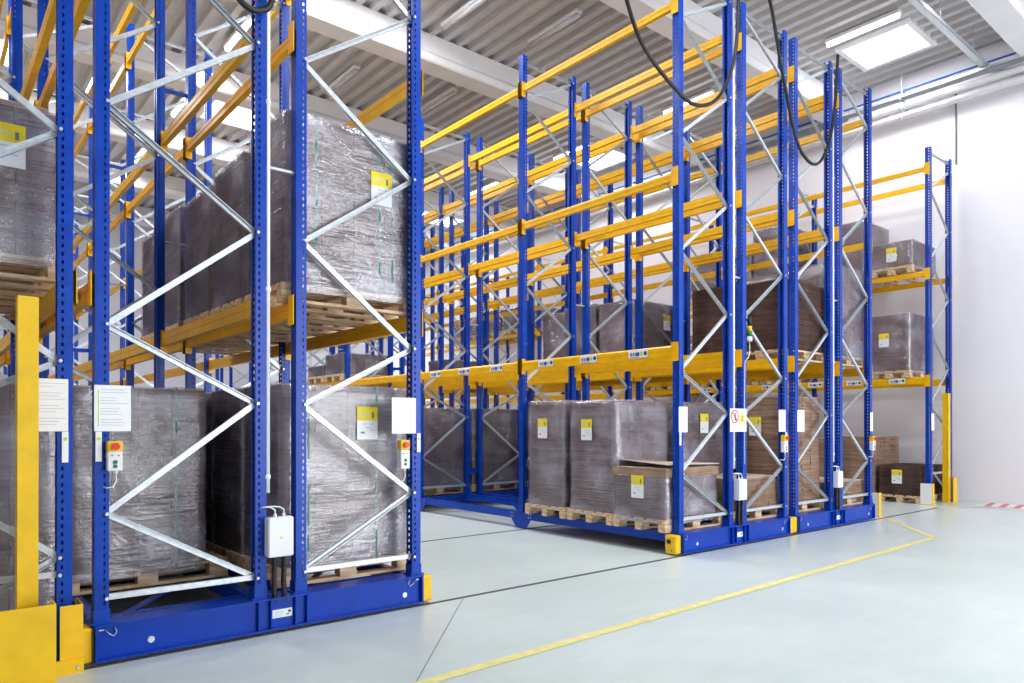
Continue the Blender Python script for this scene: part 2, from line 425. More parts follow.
    def buf(x,s):
        w=.096
        q=MB(); q.box(min(x,x+s*w),max(x,x+s*w),-.16,.0,.02,.235,0,bev=.012)
        o=obj('rubber_buffer',q.mesh('rubber_buffer',M['yellow_guard']),root,(0,.08,0))
        k=MB(); k.disc((x+s*w,-.06,.16),.026,(s,0,0),.012,16); k.disc((x+s*w,-.1,.06),.009,(s,0,0),.005,8)
        obj('buffer_knob',k.mesh('buffer_knob',M['black']),o)
    if bl: buf(E0,-1)
    if br: buf(E1,1)
X1,X2,X3,XF,YFX=.888,6.7585,9.343,14.703,5.336
r1=rack('mobile_rack',X1,F,True,'nearest blue double rack on a travelling base, with a white junction box between its uprights'); base_unit(r1,X1)
r2=rack('mobile_rack',X2,F,True,'blue mobile double rack carrying the red and yellow warning sign'); base_unit(r2,X2)
r3=rack('mobile_rack',X3,F,True,'blue mobile double rack touching buffers with the warning-sign rack'); base_unit(r3,X3,br=False)
rf=rack('wall_rack',XF,YFX,False,'fixed single-depth blue rack standing against the white side wall',mobile=False)
r0=rack('fixed_rack',-.31,F,False,'fixed blue rack behind the big yellow guard plate and tall yellow post',mobile=False,first_in=True)

# ------------------------------------------------------------------ pallets and loads
def pallet_parts():
    dk=MB(); 
    for y,w in ((-.3275,.145),(-.18,.1),(0,.145),(.18,.1),(.3275,.145)): dk.box(-.6,.6,y-w/2,y+w/2,.122,.144)
    for x in (-.5275,0,.5275): dk.box(x-.0725,x+.0725,-.4,.4,.1,.1215)
    bl=MB(); bl.box(-.0725,.0725,-.05,.05,.022,.0995)
    bt=MB(); bt.box(-.6,.6,-.05,.05,0,.0215)
    return dk.mesh('deck',M['wood']),bl.mesh('block',M['wood']),bt.mesh('bottom_board',M['wood'])
PDK,PBL,PBT=pallet_parts()
def whole_pallet():
    m=MB()
    for y,w in ((-.3275,.145),(-.18,.1),(0,.145),(.18,.1),(.3275,.145)): m.box(-.6,.6,y-w/2,y+w/2,.122,.144)
    for x in (-.5275,0,.5275):
        m.box(x-.0725,x+.0725,-.4,.4,.1,.1215)
        for y in (-.35,0,.35): m.box(x-.0725,x+.0725,y-.05,y+.05,.022,.0995)
    for y in (-.35,0,.35): m.box(-.6,.6,y-.05,y+.05,0,.0215)
    return m.mesh('pallet',M['wood'])
PWH=whole_pallet()
def pallet(cx,cy,z,detail,label,rz=0):
    if not detail:
        return tag(obj('wooden_pallet',PWH,None,(cx,cy,z),rz),label,'pallet','wooden pallets in the racks')
    o=obj('wooden_pallet',PDK,None,(cx,cy,z),rz); tag(o,label,'pallet','wooden pallets in the racks')
    for x in (-.5275,0,.5275):
        for y in (-.35,0,.35): obj('block',PBL,o,(x,y,0))
    for y in (-.35,0,.35): obj('bottom_board',PBT,o,(0,y,0))
    return o
def stack_mesh(sx,sy,h,mat,seed,jit=.004,lean=0,toprag=False,top=None,cols=1):
    m=MB(); rr=random.Random(seed); z=0
    while z<h-1e-4:
        t=min(rr.uniform(.022,.04),h-z)
        if h-z-t<.02: t=h-z
        k=z/h
        for c in range(cols):
            a=-sx/2+sx*c/cols; b=-sx/2+sx*(c+1)/cols-(.006 if c<cols-1 else 0)
            dx,dy=rr.uniform(-jit,jit),rr.uniform(-jit,jit); lx=lean*math.sin(k*3.0)
            m.box(a+dx+lx,b+dx+lx,-sy/2+dy,sy/2+dy,z,z+t-.002)
        z+=t
    if top: m.box(-sx/2+.01,sx/2-.01,-sy/2+.01,sy/2-.01,h-.002,h+.004,1)
    return m.mesh('cardboard_stack',[mat,top or mat])
def film_mesh(sx,sy,z0,z1,seed,loose=.5):
    """thin wavy wrap around the stack, open at the bottom"""
    nx,ny,nz=14,10,18; off=.008
    ring=[]
    for i in range(nx): ring.append((-sx/2+sx*i/nx,-sy/2,0,-1))
    for i in range(ny): ring.append((sx/2,-sy/2+sy*i/ny,1,0))
    for i in range(nx): ring.append((sx/2-sx*i/nx,sy/2,0,1))
    for i in range(ny): ring.append((-sx/2,sy/2-sy*i/ny,-1,0))
    n=len(ring); vs=[];fs=[]
    for k in range(nz+1):
        z=z0+(z1-z0)*k/nz
        for x,y,u,v in ring:
            d=off+.008*loose*(1+noise.noise(Vector((x*5+seed,y*5,z*7))))+.004*loose*noise.noise(Vector((x*3+z*14,y*3+seed,z*3)))
            cx=(1 if abs(abs(x)-sx/2)<1e-6 and abs(abs(y)-sy/2)<1e-6 else 0)
            if cx: vs.append((x+math.copysign(off*.8,x),y+math.copysign(off*.8,y),z))
            else: vs.append((x+u*d,y+v*d,z))
    for k in range(nz):
        for i in range(n):
            a=k*n+i; b=k*n+(i+1)%n; fs.append((a,b,b+n,a+n))
    # top sheet drawn in over the edge
    base=nz*n
    for q,zz in ((.94,.010),(.72,.012)):
        st=len(vs)
        for x,y,u,v in ring: vs.append((x*q,y*q,z1+zz+.006*noise.noise(Vector((x*6,y*6,seed)))))
        for i in range(n): fs.append((base+i,base+(i+1)%n,st+(i+1)%n,st+i))
        base=st
    m=MB(); m.add(vs,fs,0,True); return m.mesh('stretch_film',M['film'])
def label_mesh():
    m=MB(); w,h=.19,.27
    m.box(-w/2,w/2,-.0015,0,-h/2,.02,0); m.box(-w/2,w/2,-.0015,0,.02,h/2,1)
    for z in (.085,.07,.055): m.box(-w/2+.015,.02,-.0022,-.0015,z,z+.004,2)
    m.box(.04,.06,-.0022,-.0015,.04,.09,3)
    for x0,x1,z in ((-.04,0,-.01),(.02,.05,-.012),(-.02,.03,-.04),(-.06,-.025,-.085),(.02,.055,-.06)): m.box(x0,x1,-.0022,-.0015,z,z+(.014 if z<-.08 else .007),2 if z>-.08 else 3)
    return m.mesh('paper_label',[M['white'],M['lemon'],M['pale_strip'],M['grey']])
LBL=label_mesh()
def carton_flap(sx,sy,h,par):
    m=MB(); a,b=sx/2+.025,sy/2+.028; t=.006; z0,z1=h-.10,h+.0      # open tray rim around the top of the stack
    m.box(-a,a,-b,-b+t,z0,z1); m.box(-a,a,b-t,b,z0,z1); m.box(-a,-a+t,-b,b,z0,z1); m.box(a-t,a,-b,b,z0,z1)
    obj('tray_rim',m.mesh('tray_rim',M['kraft']),par)
    m=MB(); P4=[(-a+.02,-b,h+.045),(a,-b-.01,h+.03),(a+.01,b,h+.02),(-a+.1,b,h+.085)]
    m.add([p for p in P4]+[(p[0],p[1],p[2]+.007) for p in P4],[(3,2,1,0),(4,5,6,7),(0,1,5,4),(1,2,6,5),(2,3,7,6),(3,0,4,7)])
    return obj('lid_sheet',m.mesh('lid_sheet',M['pale_card']),par)
LOADS=0
def load(rackx, side, y, lvl, top, style, where, wrap=1, lab=None, detail=False, sx=1.14, sy=.76, lean=0, xoff=0, straps=(), cols=4, y_is_abs=True, zb=None, desc=None, lid=False,lx=0,ly=0):
    """side 0/1 = A/B ; y = near edge of the pallet ; top = world z of the top"""
    global LOADS; LOADS+=1
    cx=rackx+(0 if side==0 else D+G)+D/2+xoff; cy=y+.4
    z=zb if zb is not None else ((.25 if rackx not in (XF,-.31) else .002) if lvl==0 else BEAM_Z[lvl-1]+.066)
    pallet(cx,cy,z,detail,'wooden pallet '+where)
    h=top-z-.146
    mat={'card':M['card'],'dark':M['card_dark'],'kraft':M['kraft']}[style]
    me=stack_mesh(sx,sy,h,mat,LOADS,jit=.004 if wrap else (.003 if style=='dark' and lvl else .0065),lean=lean,cols=cols,top=M['pale_card'] if style!='dark' else None)
    o=obj('cardboard_stack',me,None,(cx+lx,cy+ly,z+.146))
    adj={'card':'grey-brown','dark':'dark brown','kraft':'light brown'}[style]
    tag(o,(desc or (('film-wrapped ' if wrap else 'unwrapped ')+adj+' cardboard stack'))+' '+where,'cardboard stack','stacks of flat cardboard on pallets')
    if wrap: obj('stretch_film',film_mesh(sx+.012,sy+.012,-.06,h+.006-(.09 if lid else 0),LOADS*3.7,wrap),o)
    for face,u,v in (lab or ()):
        if face=='y': obj('paper_label',LBL,o,(u*sx/2,-sy/2-.03,h*v))
        else: obj('paper_label',LBL,o,(-sx/2-.03-abs(lean),u*sy/2,h*v),-PI/2)
    for u in straps:
        q=MB(); x=u*sx/2; w=.008; e=.021
        q.box(x-w,x+w,-sy/2-e,-sy/2-e+.0015,-.02,h+.012); q.box(x-w,x+w,sy/2+e-.0015,sy/2+e,-.02,h+.012); q.box(x-w,x+w,-sy/2-e,sy/2+e,h+.012,h+.0135)
        obj('strap',q.mesh('strap',M['strap']),o)
    if lid: carton_flap(sx,sy,h,o)
    return o
S0=(.065,.88,1.72); S1=(.07,.95,1.83)
def Y(b,k,lv=1): return F+b*L+(S0 if lv==0 else S1)[k]
ORD=['first','second','third']
BAYN=['front bay','second bay','third bay','fourth bay','fifth bay','sixth bay','seventh bay']
def wh(r,lv,b,k,side=None):
    lev=['floor','first shelf','second shelf'][lv]
    s='' if side is None else (' aisle side,' if side==0 else ' far side,')
    return 'on %s %s,%s %s, %s'%(r,lev,s,BAYN[b],ORD[k])
N1,N2,N3,NF,N0='nearest rack','warning-sign rack','middle rack','wall rack','guard-plate rack'
# nearest rack (ch1)
load(X1,0,Y(0,1,0)+.02,0,1.77,'card','floor level nearest rack behind the notice with yellow stripe',1.5,detail=True,sx=.95,straps=(-.45,.55),xoff=-.02,lx=-.06)
load(X1,0,Y(0,2,0)+.03,0,1.75,'dark',wh(N1,0,0,2,0),.6)
load(X1,1,Y(0,0,0)+.12,0,1.80,'card','floor level nearest rack beside the white junction box',.9,[('y',.30,.79)],True,straps=(-.62,.47),sx=1.1)
load(X1,1,Y(0,1,0)+.1,0,1.80,'dark',wh(N1,0,0,1,1),.6); load(X1,1,Y(0,2,0)+.08,0,1.79,'dark',wh(N1,0,0,2,1),.6)
for b in (1,2):
    for k in range(3):
        load(X1,0,Y(b,k,0),0,1.74+.03*k,'dark',wh(N1,0,b,k,0),.6); load(X1,1,Y(b,k,0),0,1.78-.02*k,'dark',wh(N1,0,b,k,1),.6)
load(X1,1,Y(0,0),1,3.86,'card','above the junction box on the nearest rack shelf, green straps',1.2,[('y',.42,.66)],True,straps=(-.6,.40,.62),sx=1.1)
load(X1,1,Y(0,1),1,3.80,'dark',wh(N1,1,0,1,1),.9,detail=True); load(X1,1,Y(0,2),1,3.74,'dark',wh(N1,1,0,2,1),.9)
load(X1,1,Y(1,0),1,3.78,'dark',wh(N1,1,1,0,1),.9); load(X1,1,Y(1,1),1,3.72,'dark',wh(N1,1,1,1,1),.9)
# guard-plate rack (left)
load(-.31,0,5.45,1,3.5,'card','on the first shelf above the tall yellow post',1.3,[('y',.42,.72)],True)
load(-.31,0,6.33,1,3.86,'kraft',wh(N0,1,0,1),0)
load(-.31,0,7.2,1,3.5,'dark',wh(N0,1,0,2),.7)
for b in (0,1):
    for k in range(3): load(-.31,0,Y(b,k,0)+.45*(b==0 and k==0)+.12,0,1.76-.02*k,'card' if k==0 else 'dark',('on the floor behind the tall yellow post' if b==0 and k==0 else wh(N0,0,b,k)),1.1,[('y',.1,.8)] if b==0 and k==0 else None) if not (b==0 and k==1) else None
# warning-sign rack (ch2)
load(X2,0,Y(0,0,0),0,.985,'card','low, half-open, at the foot of warning-sign rack',1.5,[('x',.0,.62)],True,xoff=-.06,lid=True,sx=1.0,lx=-.08)
load(X2,0,Y(0,1,0),0,1.80,'card','tall, directly behind the low half-open stack',1.2,[('x',.2,.74)],True,xoff=-.06,sx=1.02,lx=-.06,ly=-.04)
load(X2,0,Y(0,2,0),0,1.82,'card','tall, furthest of three along the open aisle edge',1.2,[('x',.1,.74)],True,xoff=-.06,sx=1.02,lx=-.06,sy=.68,ly=.0)
load(X2,1,Y(0,0,0),0,.80,'kraft','low, under the warning sign behind the small white box',0,detail=True)
load(X2,1,Y(0,1,0),0,1.80,'card','tall, seen through the frame beside the warning sign',.9,[('y',-.1,.80)],True)
load(X2,1,Y(0,2,0),0,1.80,'dark',wh(N2,0,0,2,1),.5)
for k in range(3):
    load(X2,0,Y(2,k,0)+.05,0,1.80,'card' if k==0 else 'dark',wh(N2,0,2,k,0),.8); load(X2,1,Y(2,k,0)+.05,0,1.80,'card' if k==0 else 'dark',wh(N2,0,2,k,1),.8)
    load(X2,1,Y(3,k,0)+.05,0,1.78,'dark',wh(N2,0,3,k,1),.6)
for k in range(2): load(X2,0,Y(3,k),1,2.98-.2*k,'dark',wh(N2,1,3,k,0),.6)
load(X2,1,Y(4,0),1,2.9,'dark',wh(N2,1,4,0,1),.6)
# middle rack (ch3)
load(X3,0,Y(0,0,0)+.04,0,1.90,'kraft','tall leaning pile beside the two touching buffers',0,[('x',.1,.72)],True,lean=-.05,sx=1.0,sy=.76)
load(X3,0,Y(0,1,0)+.04,0,1.84,'kraft',wh(N3,0,0,1,0),0,sx=1.0); load(X3,0,Y(0,2,0),0,1.8,'kraft',wh(N3,0,0,2,0),0)
load(X3,1,Y(0,0,0),0,.62,'kraft','low, at the end of the middle rack floor',0,[('x',.0,.6)],True)
load(X3,1,Y(0,1,0),0,.85,'dark',wh(N3,0,0,1,1),0,detail=True); load(X3,1,Y(0,2,0),0,.7,'kraft',wh(N3,0,0,2,1),0)
for k in range(3): load(X3,0,Y(2,k,0)+.05,0,1.80,'dark',wh(N3,0,2,k,0),.7); load(X3,1,Y(1,k,0)+.05,0,1.1,'kraft',wh(N3,0,1,k,1),0)
load(X3,0,Y(0,0),1,3.54,'dark','on the first shelf behind the small signal tower',0,detail=True)
load(X3,0,Y(0,1)-.1,1,3.58,'dark',wh(N3,1,0,1,0),0)
load(X3,0,Y(1,0),1,3.62,'card','glossy, on middle rack, first shelf, second bay, first',1.6,[('y',.55,.70)])
load(X3,0,Y(1,1),1,3.66,'dark',wh(N3,1,1,1,0),.3); load(X3,0,Y(1,2)-.2,1,3.6,'dark',wh(N3,1,1,2,0),.3,sy=.6)
load(X3,1,Y(0,0),1,3.95,'card','glossy and tall, first shelf at the end of the middle rack',1.7,detail=True)
load(X3,1,Y(0,1),1,3.9,'card',wh(N3,1,0,1,1),1)
load(X3,0,Y(3,0),1,3.0,'dark',wh(N3,1,3,0,0),.6)
# wall rack
Yf=lambda b,k:YFX+b*L+(.1,.95,1.83)[k]
load(XF,0,Yf(0,0)+.0,0,.72,'dark','low, beside the white foot barrier of the wall rack',0,[('x',.1,.62)],True)
load(XF,0,Yf(0,1),0,1.27,'kraft',wh(NF,0,0,1),0,detail=True); load(XF,0,Yf(0,2),0,1.22,'kraft',wh(NF,0,0,2),0)
load(XF,0,Yf(0,0)+.2,1,3.66,'card','alone on the lowest shelf of the wall rack',1.2,[('x',.2,.55)],True)
load(XF,0,Yf(0,0)+.15,2,5.06,'card','low, on the second shelf of the wall rack nearest its end',1.3,[('x',-.05,.5)],True)
load(XF,0,Yf(0,1)+.2,2,5.62,'card',wh(NF,2,0,1),1.3); 
load(XF,0,Yf(1,0),2,5.9,'dark',wh(NF,2,1,0),.9); load(XF,0,Yf(1,1),2,5.55,'card',wh(NF,2,1,1),1.2); load(XF,0,Yf(1,2),2,5.6,'card',wh(NF,2,1,2),1.2)
load(XF,0,Yf(1,0),1,3.3,'card',wh(NF,1,1,0),1.1); load(XF,0,Yf(1,2),1,3.7,'card',wh(NF,1,1,2),1.1)
for k in range(3): load(XF,0,Yf(4,k),2,5.2+.05*k,'card',wh(NF,2,4,k),1.2)
for k in range(2): load(XF,0,Yf(5,k),2,5.2,'card',wh(NF,2,5,k),1.2); load(XF,0,Yf(2,k),1,3.4,'card',wh(NF,1,2,k),1.2)
for k in range(3): load(XF,0,Yf(1,k),0,1.6,'kraft',wh(NF,0,1,k),0); load(XF,0,Yf(2,k),0,1.5,'dark',wh(NF,0,2,k),.6)

# ------------------------------------------------------------------ notices, boxes, cables on the rack fronts
YP=F-PW/2-.006
def notice(x0,x1,z0,z1,label,stripe=False,lines=True,y=YP):
    m=MB(); m.box(x0,x1,y-.004,y,z0,z1,0)
    o=obj('notice_sheet',m.mesh('notice_sheet',M['white'])); tag(o,label,'notice sheet','white notice sheets on the rack uprights')
    if lines:
        q=MB(); w=x1-x0; rr=random.Random(int(x0*100))
        n=14
        for i in range(n):
            z=z1-.03-(z1-z0-.05)*i/n
            if i in (2,6,10): continue
            q.box(x0+w*(.16 if stripe else .08),x0+w*rr.uniform(.6,.93),y-.0048,y-.004,z,z+.0035)
        tag(obj('printed_lines',q.mesh('printed_lines',M['pale_strip']),o),kind='stuff')
    if stripe:
        q=MB(); q.box(x0+.02,x0+.025,y-.005,y-.004,z0+.03,z1-.03); obj('lime_stripe',q.mesh('lime_stripe',M['lime']),o)
    return o
def tagstrip(x,z0,z1,label,y=YP):
    o=obj('tag_strip',MB().box(x-.017,x+.017,y-.003,y,z0,z1).mesh('tag_strip',M['white'])); tag(o,label,'tag','white tag strips under the notices')
    q=MB(); q.disc((x,y-.003,z1-.045),.011,(0,-1,0),.001,14); obj('green_dot',q.mesh('green_dot',M['lime']),o)
def control(x,z0,z1,label,y=F-PW/2-.002):
    m=MB(); w=.042; h=z1-z0
    m.box(x-w,x+w,y-.06,y,z0,z0+h*.66,0,bev=.005)
    o=obj('control_box',m.mesh('control_box',M['white_pl'])); tag(o,label,'control box','push-button control boxes on the racks')
    q=MB(); q.box(x-w-.001,x+w+.001,y-.061,y,z0+h*.66,z1,0,bev=.005); hd=obj('yellow_head',q.mesh('yellow_head',M['yellow_guard']),o)
    q=MB(); q.disc((x,y-.06,z0+h*.83),.013,(0,-1,0),.012,14); q.disc((x,y-.072,z0+h*.83),.023,(0,-1,0),.014,18); obj('emergency_stop',q.mesh('emergency_stop',M['red']),hd)
    for dx,dz,mm,rr_ in ((0,.3,'green',.013),(0,.16,'green',.012),(-.018,.52,'grey',.005),(.018,.52,'red',.005)):
        q=MB(); q.disc((x+dx,y-.06,z0+h*dz),rr_,(0,-1,0),.006,12); obj('push_button',q.mesh('push_button',M[mm]),o)
    q=MB(); q.tube([(x+.01,y-.03,z0+.01),(x+.01,y-.03,z0-.02)],.011,8); q.tube([(x+.01,y-.03,z0-.02),(x+.012,y-.035,z0-.06),(x-.005,y-.035,z0-.1),(x-.04,y-.02,z0-.105),(x-.055,y+.01,z0-.1)],.0045,6); obj('cable',q.mesh('cable',M['white_pl']),o)
notice(X1-.045,X1+.16,1.448,1.737,'white notice sheet with a lime stripe on the outer post of the nearest rack',True)
tagstrip(X1-.02,1.26,1.446,'white tag strip under the lime-striped notice')
control(X1+.062,1.20,1.386,'control box with red emergency button beside the lime-striped notice')
notice(2.95,3.175,1.42,1.713,'plain pale panel on the far front post of the nearest rack',False,False,)
tagstrip(3.205,1.265,1.42,'white tag strip under the plain pale panel')
control(3.045,1.135,1.368,'control box with red emergency button below the plain pale panel')
notice(.52,.705,1.449,1.765,'white printed notice sheet beside the tall yellow post',False)
tagstrip(.69,1.26,1.447,'white tag strip on the guard-plate rack post')
notice(X2-.06,X2+.10,1.41,1.705,'white sheet on the outer post of the warning-sign rack',False,False); tagstrip(X2-.03,1.26,1.408,'white tag strip on the outer post of the warning-sign rack')
notice(X2+W2-.2,X2+W2-.03,1.405,1.70,'white sheet on the rear post of the warning-sign rack, before the touching buffers',False,False); tagstrip(X2+W2-.01,1.25,1.40,'white tag strip at the rear post of the warning-sign rack')
control(X2+W2-.1,1.13,1.36,'control box low on the rear post of the warning-sign rack')
notice(X3+.0,X3+.19,1.403,1.704,'white sheet on the outer post of the middle rack, after the touching buffers',False,False)
notice(X3+W2-.05,X3+W2+.04,1.40,1.70,'narrow white sheet on the last mobile post near the wall rack',False,False)
control(X3+W2-.03,1.10,1.32,'control box on the last mobile post near the wall rack')
notice(XF-.03,XF+.1,1.40,1.72,'small white sheet behind the front post of the wall rack',False,False,y=YFX-PW/2-.006)
# warning sign
sx0=X2+D-.05; m=MB(); m.box(sx0,sx0+.36,YP-.012,YP-.006,1.41,1.70)
ws=obj('warning_sign',m.mesh('warning_sign',M['white'])); tag(ws,'white warning sign with a red prohibition circle and a yellow triangle','sign')
m=MB(); cx,cz,y=sx0+.1,1.60,YP-.012; n=28
vs=[];fs=[]
for k in range(n):
    t=2*PI*k/n
    for r_ in (.084,.068): 
        for yy in (y,y-.002): vs.append((cx+r_*math.cos(t),yy,cz+r_*math.sin(t)))
for k in range(n):
    a=k*4;b=((k+1)%n)*4
    fs+=[(a+1,b+1,b+3,a+3),(a,b,b+1,a+1),(a+2,a+3,b+3,b+2)]
m.add(vs,fs); m.sweep((cx-.05,y-.001,cz+.05),(cx+.05,y-.001,cz-.05),[(-.007,-.001),(.007,-.001),(.007,.001),(-.007,.001)],up=(0,1,0))
obj('prohibition_circle',m.mesh('prohibition_circle',M['red']),ws)
m=MB(); m.disc((cx+.005,y,cz+.035),.013,(0,-1,0),.0012,12); m.box(cx-.012,cx+.022,y-.0012,y,cz-.02,cz+.02); m.box(cx+.0,cx+.03,y-.0012,y,cz-.05,cz-.02); obj('figure_symbol',m.mesh('figure_symbol',M['dgrey']),ws)
m=MB(); tx=sx0+.262; m.add([(tx-.075,y-.002,1.53),(tx+.075,y-.002,1.53),(tx,y-.002,1.67),(tx-.075,y,1.53),(tx+.075,y,1.53),(tx,y,1.67)],[(0,1,2),(0,3,4,1),(1,4,5,2),(2,5,3,0)]); obj('yellow_triangle',m.mesh('yellow_triangle',M['lemon']),ws)
m=MB(); m.box(tx-.012,tx+.008,y-.003,y-.002,1.575,1.61); m.box(tx-.025,tx+.025,y-.003,y-.002,1.55,1.562); m.disc((tx,y-.002,1.622),.008,(0,-1,0),.001,10); obj('hazard_symbol',m.mesh('hazard_symbol',M['green']),ws)
m=MB()
for a,b in ((.03,.08),(.12,.14),(.16,.24),(.26,.33)): m.box(sx0+a,sx0+b,y-.001,y,1.45,1.462)
tag(obj('small_print',m.mesh('small_print',M['pale_strip']),ws),kind='stuff')
# junction boxes between the double posts with conduits
def junction(x,z0,z1,w,label,sym=False):
    y=F-.06
    o=obj('junction_box',MB().box(x-w/2,x+w/2,y-.075,y+.01,z0,z1,0,bev=.008).mesh('junction_box',M['white_pl'])); tag(o,label,'junction box','white junction boxes between the uprights')
    if sym:
        q=MB(); q.add([(x-.012,y-.0765,z0+.13),(x+.012,y-.0765,z0+.13),(x,y-.0765,z0+.155),(x-.012,y-.075,z0+.13),(x+.012,y-.075,z0+.13),(x,y-.075,z0+.155)],[(0,1,2),(0,3,4,1),(1,4,5,2),(2,5,3,0)]); obj('hazard_triangle',q.mesh('hazard_triangle',M['lemon']),o)
    for dx in (-.03,.035):
        q=MB(); q.tube([(x+dx,y-.03,z1-.004),(x+dx,y-.03,z1+.022)],.012,10)
        q.tube([(x+dx,y-.03,z1+.022),(x+dx,y-.03,z1+.05),(x+dx-.03,y-.03,z1+.07),(x+dx-.07,y-.02,z1+.075),(x-w/2-.03,y+.0,z1+.072)],.006,6)
        obj('cable_gland',q.mesh('cable_gland',M['white_pl']),o)
    for dx in (-.035,.035):
        pts=[(x+dx,y-.03,z0+.004)]+[(x+dx+.004*math.sin(i),y-.03,z0-(z0-.25)*i/8) for i in range(1,9)]
        q=MB(); q.tube(pts,.016,10); 
        for i in range(14): z=.255+(z0-.26)*i/14; q.tube([(x+dx,y-.03,z),(x+dx,y-.03,z+.008)],.0195,10)
        obj('corrugated_hose',q.mesh('corrugated_hose',M['black']),o)
junction(X1+D+.115,.546,.829,.185,'large white junction box with yellow triangle, nearest rack',True)
junction(X2+D+.13,.56,.82,.17,'white junction box below the warning sign')
junction(X3+D+.1,.575,.817,.15,'small white junction box between the posts of the middle rack')
def conduit(x,z0,z1,label):
    q=MB(); q.tube([(x,F-.03,z0),(x,F-.03,z1)],.02,10)
    for i in range(5): z=z0+.1+(z1-z0-.3)*i/4; q.tube([(x,F-.03,z),(x,F-.03,z+.03)],.025,10)
    tag(obj('cable_conduit',q.mesh('cable_conduit',M['white_pl'])),label,'conduit','vertical conduits on the racks')
conduit(X1+D+.05,1.0,6.7,'white conduit climbing beside the junction box of the nearest rack')
conduit(X2+D+.072,.95,6.7,'thin white conduit climbing behind the warning sign')
conduit(X3+D+.072,.95,6.7,'thin white conduit climbing the middle rack')
# signal tower
sx_,sy_=X2+D+G+.09,F-.06
m=MB(); m.tube([(sx_,sy_,2.56),(sx_,sy_,2.62)],.034,14)
sg=obj('signal_tower',m.mesh('signal_tower',M['white_pl'])); tag(sg,'small stacked signal tower, black orange and green, on the warning-sign rack','signal light')
for a,b,mm in ((2.62,2.69,'green'),(2.69,2.76,'yellow_guard'),(2.76,2.88,'black')):
    q=MB(); q.tube([(sx_,sy_,a),(sx_,sy_,b-.006)],.03,14); obj('lens_segment',q.mesh('lens_segment',M[mm]),sg)
q=MB(); q.tube([(sx_,sy_,2.56),(sx_+.005,sy_,2.44),(sx_-.02,sy_,2.36),(sx_-.09,sy_+.01,2.3),(sx_-.1,sy_+.01,1.9),(sx_-.1,sy_+.01,1.0)],.006,6); obj('cable',q.mesh('cable',M['white_pl']),sg)
q=MB(); q.box(sx_-.06,sx_-.02,sy_-.01,sy_+.03,2.57,2.59); obj('bracket',q.mesh('bracket',M['galv']),sg)
# hanging power cables
def spline(P,n=12):
    P=[Vector(p) for p in P]; Q=[P[0]*2-P[1]]+P+[P[-1]*2-P[-2]]; out=[]
    for i in range(1,len(Q)-2):
        for k in range(n):
            t=k/n; a,b,c,d=Q[i-1],Q[i],Q[i+1],Q[i+2]
            out.append(.5*((2*b)+(c-a)*t+(2*a-5*b+4*c-d)*t*t+(3*b-a-3*c+d)*t**3))
    out.append(P[-1]); return out
def cable(P,label,r=.022):
    P=[(p[0]-.13,p[1],p[2]) for p in P]; q=MB(); q.tube(spline(P),r,10)
    tag(obj('hanging_cable',q.mesh('hanging_cable',M['black'])),label,'cable','black power cables looping over the racks')
yc=4.985
cable([(3.3,yc,7.05),(4.6,yc,7.0),(5.35,yc,6.75),(5.74,yc,6.15),(6.08,yc,5.6),(6.6,yc,5.30),(7.05,yc,5.20),(7.5,yc,5.42),(7.82,yc,5.95),(7.92,yc,6.6),(7.9,yc,6.92),(7.85,yc,6.95)],'black cable drooping in front of the aisle post of the warning-sign rack')
cable([(8.1,yc,6.95),(8.4,yc,7.2),(8.66,yc,7.0),(8.95,yc,6.2),(9.3,yc,5.42),(9.62,yc,5.17),(9.95,yc,5.22),(10.25,yc,5.6),(10.42,yc,6.2),(10.5,yc,6.85),(10.5,yc,6.92)],'black cable drooping in front of the middle rack')
cable([(-.2,yc,6.9),(1.0,yc,6.1),(1.55,yc,5.0),(1.72,yc,4.6),(1.84,yc,4.42),(1.97,yc,4.40),(2.07,yc,4.55),(2.12,yc,5.2),(2.1,yc,6.9)],'black cable loop hanging at the top of the nearest rack')

# ------------------------------------------------------------------ guards and floor items
m=MB(); m.box(.435,.535,4.88,4.885,.0,2.22); m.box(.435,.44,4.885,5.0,.0,2.22); m.box(.53,.535,4.885,5.0,.0,2.22)
gp=obj('guard_post',m.mesh('guard_post',M['yellow_guard'])); tag(gp,'tall yellow channel post behind the yellow guard plate','guard post')
obj('base_plate',MB().box(.4,.595,4.86,5.05,0,.01).mesh('base_plate',M['yellow_guard']),gp)
m=MB(); m.box(-.55,.6,4.70,4.708,.0,.485); m.box(.592,.6,4.708,4.86,0,.485); m.box(-.55,.6,4.708,4.8,0,.01)
gpl=obj('guard_plate',m.mesh('guard_plate',M['yellow_guard'])); tag(gpl,'big yellow steel guard plate on the floor in front of the tall yellow post','guard plate')
q=MB(); q.disc((.603,4.78,.06),.012,(1,0,0),.006,6); obj('anchor_bolt',q.mesh('anchor_bolt',M['galv']),gpl)
m=MB(); m.box(.655,.775,4.985,4.992,.0,.405); m.box(.768,.775,4.992,5.2,0,.405); m.box(.60,.775,4.96,4.985,0,.085)
pp=obj('post_protector',m.mesh('post_protector',M['yellow_guard'])); tag(pp,'short yellow post protector around the guard-plate rack post','post protector')
q=MB(); q.disc((.745,4.957,.035),.01,(0,-1,0),.006,8); obj('anchor_bolt',q.mesh('anchor_bolt',M['galv']),pp)
m=MB(); m.tube([(.285,4.95,.62),(.285,4.95,2.05)],.013,8); 
for z in (.7,.95,1.2,1.6,1.9): m.box(.27,.34,4.94,4.975,z,z+.02)
cd=obj('galvanised_conduit',m.mesh('galvanised_conduit',M['galv'])); tag(cd,'galvanised conduit with a small box beside the tall yellow post','conduit')
obj('outlet_box',MB().box(.24,.33,4.93,4.99,.5,.62,0,bev=.006).mesh('outlet_box',M['galv']),cd)
